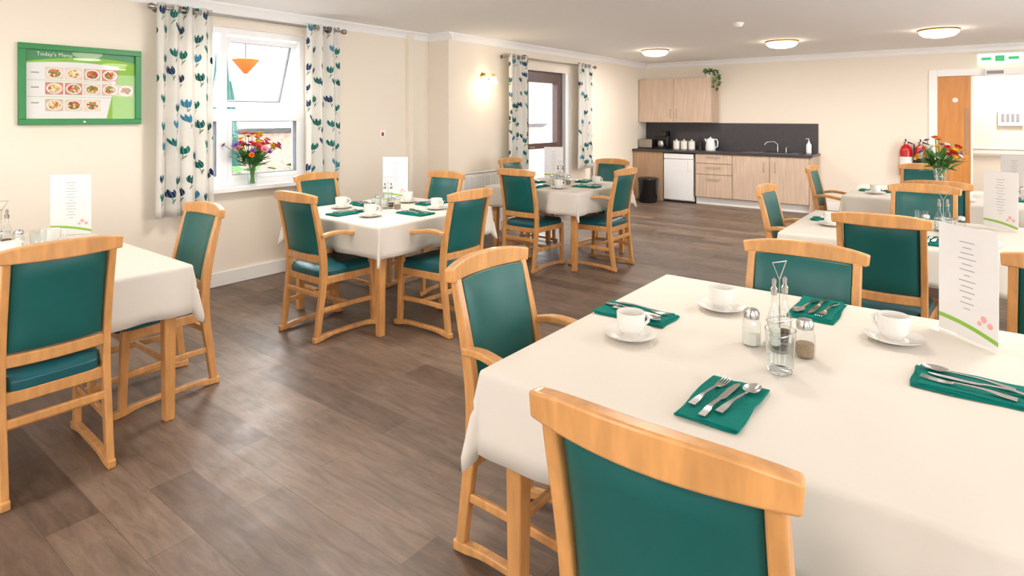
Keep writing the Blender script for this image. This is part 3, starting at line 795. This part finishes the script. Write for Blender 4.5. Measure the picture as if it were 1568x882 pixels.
# ------------------------------------------------------------ flowers
def bouquet(name,loc,scale,cols,seed,n=26,spread=.2,vase_h=.2):
    rn=random.Random(seed); mb=MB()
    vh=vase_h
    mb.lathe([(0,0),(.035,0),(.04,.004),(.038,.04),(.045,.1),(.06,vh),(.058,vh),(.043,.1),(.036,.04),(.034,.012),(0,.01)],(0,0,0),'glass',24)
    for i in range(n):
        a=rn.uniform(0,6.28); rr=spread*math.sqrt(rn.uniform(0.02,1)); hz=vh+.06+rn.uniform(.0,.13)+.12*(1-rr/spread)
        tip=Vector((rr*math.cos(a),rr*math.sin(a),hz)); base=Vector((.02*math.cos(a+2),.02*math.sin(a+2),.02)); mid=Vector((.03*math.cos(a),.03*math.sin(a),vh))
        mb.tube([base,mid,(mid+tip)/2+Vector((0,0,.02)),tip],.0028,'stem',5)
        c=rn.choice(cols); fr=rn.uniform(.026,.042)
        dirn=(tip-mid).normalized(); q=Vector((0,0,1)).rotation_difference(dirn).to_matrix().to_4x4()
        for ring,(pn,tilt,ln) in enumerate(((8,.35,1),(6,.8,.75),(4,1.15,.5))):
            for k in range(pn):
                b=2*math.pi*k/pn+ring*.4
                R=q@Matrix.Rotation(b,4,'Z')@Matrix.Rotation(-tilt,4,'Y')
                l=fr*ln; w=l*.42
                pts=[(0,0,0),(l*.5,-w,.002),(l*.95,-w*.5,.006),(l*1.05,0,.004),(l*.95,w*.5,.006),(l*.5,w,.002)]
                mb.add([R@Vector(p)+tip for p in pts],[(0,1,2,3,4,5)],c)
        mb.lathe([(fr*.25,0),(fr*.2,fr*.25),(0,fr*.32)],tip,'f_yellow',8,q)
    for i in range(n+20):
        a=rn.uniform(0,6.28); R=Matrix.Rotation(a,4,'Z')@Matrix.Rotation(-rn.uniform(.0,1.2),4,'Y'); l=rn.uniform(.08,.17); w=l*.2
        pts=[(0,0,0),(l*.4,-w,.01),(l,0,-.01),(l*.4,w,.01)]
        o=Vector((.05*math.cos(a),.05*math.sin(a),vh+rn.uniform(-.02,.08)))
        mb.add([R@Vector(p)+o for p in pts],[(0,1,2,3)],'leaf')
    obj(name,mb,loc,sc=(scale,)*3)
bouquet('flower_vase',(XW+.045,2.90,WZ0),1.0,['f_orange','f_magenta','f_purple','f_pinkf','f_yellow','f_redf'],5,48,.235,.19)
bouquet('flower_vase',(-.25,7.2,ZC),1.1,['f_yellow','f_redf','f_white','f_orange','f_purple'],9,32,.19,.2)

# ------------------------------------------------------------ kitchen
YK=10.02
def handle_bar(mb,x0,x1,z,y): 
    mb.tube([(x0,y,z),(x0,y-.025,z),(x1,y-.025,z),(x1,y,z)],.005,'chrome',6)
mb=MB()
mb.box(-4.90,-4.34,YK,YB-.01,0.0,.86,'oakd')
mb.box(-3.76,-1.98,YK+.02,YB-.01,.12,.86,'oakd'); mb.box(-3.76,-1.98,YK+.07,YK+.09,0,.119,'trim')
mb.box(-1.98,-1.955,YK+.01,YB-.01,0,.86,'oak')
for z0,z1 in ((.70,.85),(.515,.69),(.13,.505)):
    mb.box(-3.75,-3.14,YK,YK+.019,z0,z1,'oak'); handle_bar(mb,-3.56,-3.33,(z0+z1)/2+(.03 if z1-z0<.3 else .12),YK)
for x0,x1,h in ((-3.13,-2.56,-2.64),(-2.55,-1.985,-2.47)):
    mb.box(x0,x1,YK,YK+.019,.13,.85,'oak'); mb.tube([(h,YK,.6),(h,YK-.025,.6),(h,YK-.025,.76),(h,YK,.76)],.005,'chrome',6)
obj('kitchen_base_cabinet',mb,bevel=.002)
mb=MB(); mb.box(-4.915,-1.93,YK-.03,YB-.005,.86,.90,'worktop'); obj('kitchen_worktop',mb,bevel=.004)
mb=MB(); mb.box(-4.915,-1.96,YB-.015,YB-.002,.90,1.37,'splash'); obj('kitchen_splashback',mb)
mb=MB(); mb.box(-4.915,-3.55,YB-.33,YB-.005,1.38,2.16,'oak')
for x0,x1,h in ((-4.905,-4.24,-4.29),(-4.235,-3.56,-4.18)):
    mb.box(x0,x1,YB-.35,YB-.331,1.385,2.155,'oak'); mb.tube([(h,YB-.35,1.46),(h,YB-.375,1.46),(h,YB-.375,1.62),(h,YB-.35,1.62)],.005,'chrome',6)
obj('kitchen_wall_cabinet',mb,bevel=.002)
mb=MB(); mb.box(-4.32,-3.79,YK+.04,YB-.05,.02,.84,'appl'); mb.box(-4.32,-3.79,YK,YK+.035,.04,.74,'appl'); mb.box(-4.32,-3.79,YK,YK+.035,.75,.84,'appl'); mb.box(-3.87,-3.85,YK-.02,YK,.55,.72,'trim')
for x in (-4.28,-3.83): mb.box(x-.02,x+.02,YK+.08,YK+.12,0,.02,'black')
obj('undercounter_fridge',mb,bevel=.006)
# sink
mb=MB(); mb.box(-3.0,-2.15,YK+.08,YK+.47,.901,.906,'chrome'); mb.box(-2.7,-2.3,YK+.12,YK+.43,.9062,.9075,'black')
mb.tube([(-2.55,YB-.1,.9),(-2.55,YB-.1,1.03),(-2.6,YB-.12,1.07),(-2.7,YB-.18,1.06),(-2.73,YB-.2,1.02)],.009,'steel',10)
mb.tube([(-2.42,YB-.1,.9),(-2.42,YB-.1,.98),(-2.36,YB-.12,1.0)],.010,'steel',10)
obj('kitchen_sink',mb)
# coffee machine
mb=MB(); mb.box(-.11,.11,-.1,.12,0,.03,'black'); mb.box(-.11,.11,.03,.12,.03,.3,'black'); mb.box(-.11,.11,-.1,.12,.22,.32,'black'); mb.lathe([(0,0),(.055,0),(.065,.05),(.05,.12),(0,.125)],(0,-.035,.032),'chrome',18)
obj('coffee_machine',mb,(-4.50,YB-.25,.90),bevel=.01)
mb=MB(); mb.box(-.13,.13,-.09,.09,.0,.17,'chrome'); mb.box(-.11,.11,-.02,-.005,.17,.173,'black'); mb.box(-.11,.11,.02,.035,.17,.173,'black'); mb.box(.13,.15,-.02,.02,.09,.11,'black'); mb.box(-.132,.132,-.092,.092,0,.02,'black')
obj('toaster',mb,(-4.76,YB-.3,.90),bevel=.015)
for i,x in enumerate((-4.24,-4.10,-3.96)):
    mb=MB(); mb.lathe([(0,0),(.055,0),(.06,.005),(.06,.13),(.057,.135)],(0,0,0),'china',24); mb.lathe([(.06,.135),(.061,.15),(.02,.158),(.012,.162),(.016,.178),(0,.182)],(0,0,0),'china',24); obj('storage_canister',mb,(x,YB-.2,.90))
mb=MB(); mb.lathe([(0,0),(.08,0),(.085,.02),(.078,.1),(.062,.19),(.058,.2),(.02,.212),(.012,.22),(.012,.232),(0,.235)],(0,0,0),'appl',24); mb.tube([(.06,0,.19),(.11,0,.19),(.125,0,.15),(.12,0,.07),(.082,0,.05)],.011,'appl',8); mb.sweep([(-.06,0,.15),(-.085,0,.185),(-.1,0,.2)],[.05,.035,.02],[.03,.02,.01],(0,1,0),'appl'); obj('kettle',mb,(-3.6,YB-.27,.90))
mb=MB(); mb.lathe([(0,0),(.04,0),(.04,.14),(.035,.15),(.012,.16),(.01,.2)],(0,0,0),'black',18); mb.tube([(0,0,.2),(0,0,.23),(.03,-.03,.23)],.005,'black',8); obj('coffee_press',mb,(-3.80,YB-.2,.90))
mb=MB(); mb.lathe([(0,0),(.035,0),(.037,.01),(.037,.11),(.015,.14),(.012,.16)],(0,0,0),'appl',18); mb.tube([(0,0,.16),(0,0,.19),(-.04,0,.19)],.006,'appl',8); obj('soap_dispenser',mb,(-2.08,YB-.10,.90),sc=(1.1,1.1,1.2))
# bin bag
mb=MB(); mb.lathe([(0,0),(.14,0),(.15,.02),(.17,.36),(.185,.40),(.175,.42),(.15,.43),(.0,.44)],(0,0,0),'black',28)
me=mb.mesh('pedal_bin'); 
for v in me.vertices:
    a=math.atan2(v.co.y,v.co.x); v.co.x*=1+.035*math.sin(9*a+v.co.z*9); v.co.y*=1+.035*math.sin(9*a+v.co.z*9)
obj('rubbish_bin_with_bag',me,(-4.48,9.72,0))
# trailing plant on cabinet
rn=random.Random(2); mb=MB(); mb.lathe([(0,0),(.05,0),(.065,.09),(.06,.09),(.05,.08),(0,.08)],(0,0,0),'china',20)
for i in range(110):
    if i%2: # cascading strands
        a=rn.uniform(-.9,.5); t=rn.random(); l=.10+.05*math.sin(t*3)
        o=Vector((l*math.cos(a),l*math.sin(a),.14-.34*t))
    else:
        a=rn.uniform(-3.1,3.1); l=rn.uniform(0,.08); o=Vector((l*math.cos(a),l*math.sin(a),rn.uniform(.08,.15)))
    R=Matrix.Rotation(a,4,'Z')@Matrix.Rotation(rn.uniform(-.6,1.2),4,'Y'); s=rn.uniform(.05,.08)
    mb.add([R@Vector(p)+o for p in ((0,0,0),(s*.5,-s*.28,.01),(s,0,-.01),(s*.5,s*.28,.01))],[(0,1,2,3)],'leaf')
for a in (-.6,-.2,.3): mb.tube([(0,0,.08),(.08*math.cos(a),.08*math.sin(a),.13),(.13*math.cos(a),.13*math.sin(a),.0),(.14*math.cos(a),.14*math.sin(a),-.18)],.003,'stem',5)
obj('trailing_plant',mb,(-3.63,YB-.26,2.161))

# ------------------------------------------------------------ door right / corridor
mb=MB(); 
mb.box(OX0-.06,OX0+.04,YB-.02,YB+.17,0,OZ+.06,'trim'); mb.box(OX1-.04,OX1+.06,YB-.02,YB+.17,0,OZ+.06,'trim'); mb.box(OX0+.04,OX1-.04,YB-.02,YB+.17,OZ-.04,OZ+.06,'trim')
obj('trim_5',mb,bevel=.004)
mb=MB(); mb.box(OX0+.045,-.026,YB+.02,YB+.065,.005,OZ-.045,'odoor'); mb.box(-.09,-.05,YB+.012,YB+.02,.95,1.6,'oakd')
mb.box(-.025,.0,YB+.015,YB+.07,.005,OZ-.045,'trim'); mb.lathe([(.035,0),(.035,.006),(0,.007)],(-.2,YB+.019,1.72),'f_white',16,Matrix.Rotation(math.pi/2,4,'X'))
obj('door_2',mb,bevel=.003)
mb=MB(); mb.tube([(-1.5,12.12,.98),(3.4,12.12,.98)],.024,'trim',12)
for x in (-1,0,1,2,3): mb.tube([(x,12.19,.95),(x,12.12,.96)],.012,'chrome',8)
mb.box(-1.58,3.6,12.175,12.198,.86,.90,'trim')
obj('corridor_handrail',mb)
mb=MB(); mb.box(-.15,.15,0,.04,-.12,.12,'trim')
for i in range(4): mb.box(-.11+i*.06,-.07+i*.06,-.004,0,-.06,.07,'ink')
obj('wall_control_panel',mb,(.46,12.15,1.46),bevel=.004)
mb=MB(); mb.box(-.24,.24,-.03,.03,-.065,.065,'sign'); mb.box(-.05,.05,-.034,-.03,-.04,.04,'signg'); mb.box(-.2,-.09,-.034,-.03,-.02,.02,'signg'); mb.box(.09,.2,-.034,-.03,-.02,.02,'signg'); mb.box(-.25,.25,-.035,.035,.065,.085,'trim')
obj('exit_sign',mb,(.29,YB-.04,2.28),bevel=.004)
mb=MB(); mb.box(-.11,.11,-.05,0,-.045,.045,'trim'); mb.box(-.09,.09,-.055,-.05,-.03,.015,'ink'); obj('door_closer_box',mb,(.24,YB-.022,2.1),bevel=.006)
def extinguisher(x,k):
    mb=MB(); mb.lathe([(0,0),(.075,0),(.08,.01),(.08,.36),(.065,.42),(.03,.45),(.025,.48)],(0,0,0),'red',24)
    mb.lathe([(.081,.12),(.0815,.12),(.0815,.28),(.081,.28)],(0,0,0),k,24)
    mb.tube([(0,0,.48),(0,0,.51),(.0,-.05,.53),(0,-.11,.53)],.01,'black',8); mb.tube([(.03,0,.49),(.10,-.02,.46),(.11,-.02,.3),(.1,-.02,.2)],.01,'black',8)
    mb.lathe([(.03,.46),(.03,.50),(0,.505)],(0,0,0),'chrome',12)
    mb.box(-.03,.03,.07,.095,.2,.3,'black')
    obj('fire_extinguisher',mb,(x,YB-.10,.62))
extinguisher(-.78,'paper'); extinguisher(-.60,'black')

# ------------------------------------------------------------ outside
mb=MB(); mb.box(-30,XW-.22,-15,25,-.25,-.15,'paving'); obj('patio_ground',mb)
mb=MB(); mb.box(-15.5,-15,-12,24,-.15,4.2,'render')
for y in range(-8,22,4):
    mb.box(-15,-14.95,y,y+1.4,.8,2.2,'chrome'); mb.box(-15,-14.94,y-.06,y,.75,2.25,'upvc'); mb.box(-15,-14.94,y+1.4,y+1.46,.75,2.25,'upvc')
mb.box(-15.6,-14.7,-12,24,4.2,4.4,'brick')
obj('neighbouring_building',mb)
mb=MB(); mb.box(-11.2,-11,-6,16,-.15,1.15,'brick'); mb.sweep([(-10.95,-6,1.2),(-10.95,16,1.2)],.35,.05,(1,0,.5),'rooft'); mb.sweep([(-11.25,-6,1.2),(-11.25,16,1.2)],.35,.05,(1,0,-.5),'rooft')
obj('garden_brick_border',mb)
def parasol(x,y,k,zt,r,closed=False):
    mb=MB(); mb.tube([(0,0,-.15),(0,0,zt)],.025,'trim',10); mb.lathe([(.25,-.15),(.25,-.08),(.05,-.05)],(0,0,0),'black',20)
    if closed: mb.lathe([(.02,zt+.05),(.07,zt-.2),(.12,zt-.8),(.17,zt-1.3),(.1,zt-1.3),(.04,zt-.2)],(0,0,0),k,12)
    else: mb.lathe([(.02,zt),(r*.5,zt-.22),(r,zt-.5),(r,zt-.62),(r-.02,zt-.5),(.02,zt-.05)],(0,0,0),k,8)
    obj('garden_parasol',mb,(x,y,0))
parasol(-7.9,3.97,'parasol',2.5,1,True); parasol(-9.4,4.86,'parasol',2.0,1,True); parasol(-10,11.5,'parasol',2.5,1.2)
mb=MB(); mb.tube([(0,0,.1),(0,0,1.5)],.01,'black',6); mb.lathe([(0,-.14),(.03,-.13),(.2,.08),(.19,.09),(0,.1)],(0,0,0),'ocanvas',6)
obj('hanging_orange_lantern',mb,(-8.9,4.85,2.28))
mb=MB()
mb.tube([(-8.9,2,3.78),(-8.9,8,3.78)],.03,'trim',8); mb.tube([(-8.9,2,-.15),(-8.9,2,3.78)],.05,'trim',8); mb.tube([(-8.9,8,-.15),(-8.9,8,3.78)],.05,'trim',8)
obj('garden_pergola_beam',mb)
rn=random.Random(4); mb=MB()
for i in range(700):
    p=Vector((-10.5+rn.uniform(-.2,.2),rn.uniform(-2,12),rn.uniform(-.1,.6))); s=.14
    R=Matrix.Rotation(rn.uniform(0,6),4,'Z')@Matrix.Rotation(rn.uniform(-1.2,1.2),4,'X')
    mb.add([R@Vector(q)+p for q in ((-s,0,0),(0,-s*.5,0),(s,0,0),(0,s*.5,0))],[(0,1,2,3)],'leaf')
obj('garden_hedge',mb)

# ------------------------------------------------------------ world and camera
w=D.worlds.new('sky'); scene.world=w; w.use_nodes=True; nt=w.node_tree; bg=nt.nodes['Background']
bg.inputs[0].default_value=(.93,.96,1,1); bg.inputs[1].default_value=9.0
sun=light('sun','SUN',(0,0,8),2.2,(1,.95,.88),math.radians(26))
sun.rotation_euler=Vector((2.75,-1.45,-1.75)).to_track_quat('-Z','Y').to_euler()

th=37.5
cam=D.cameras.new('camera'); co=D.objects.new('camera',cam); scene.collection.objects.link(co)
co.location=(0,0,1.49); co.rotation_euler=(math.pi/2,0,math.radians(th))
cam.sensor_width=36; cam.lens=920/1568*36; cam.shift_y=(178-441)/1568; cam.clip_start=.05; cam.clip_end=200
scene.camera=co
scene.view_settings.view_transform='Standard'
scene.view_settings.look='None'
scene.view_settings.exposure=0.0
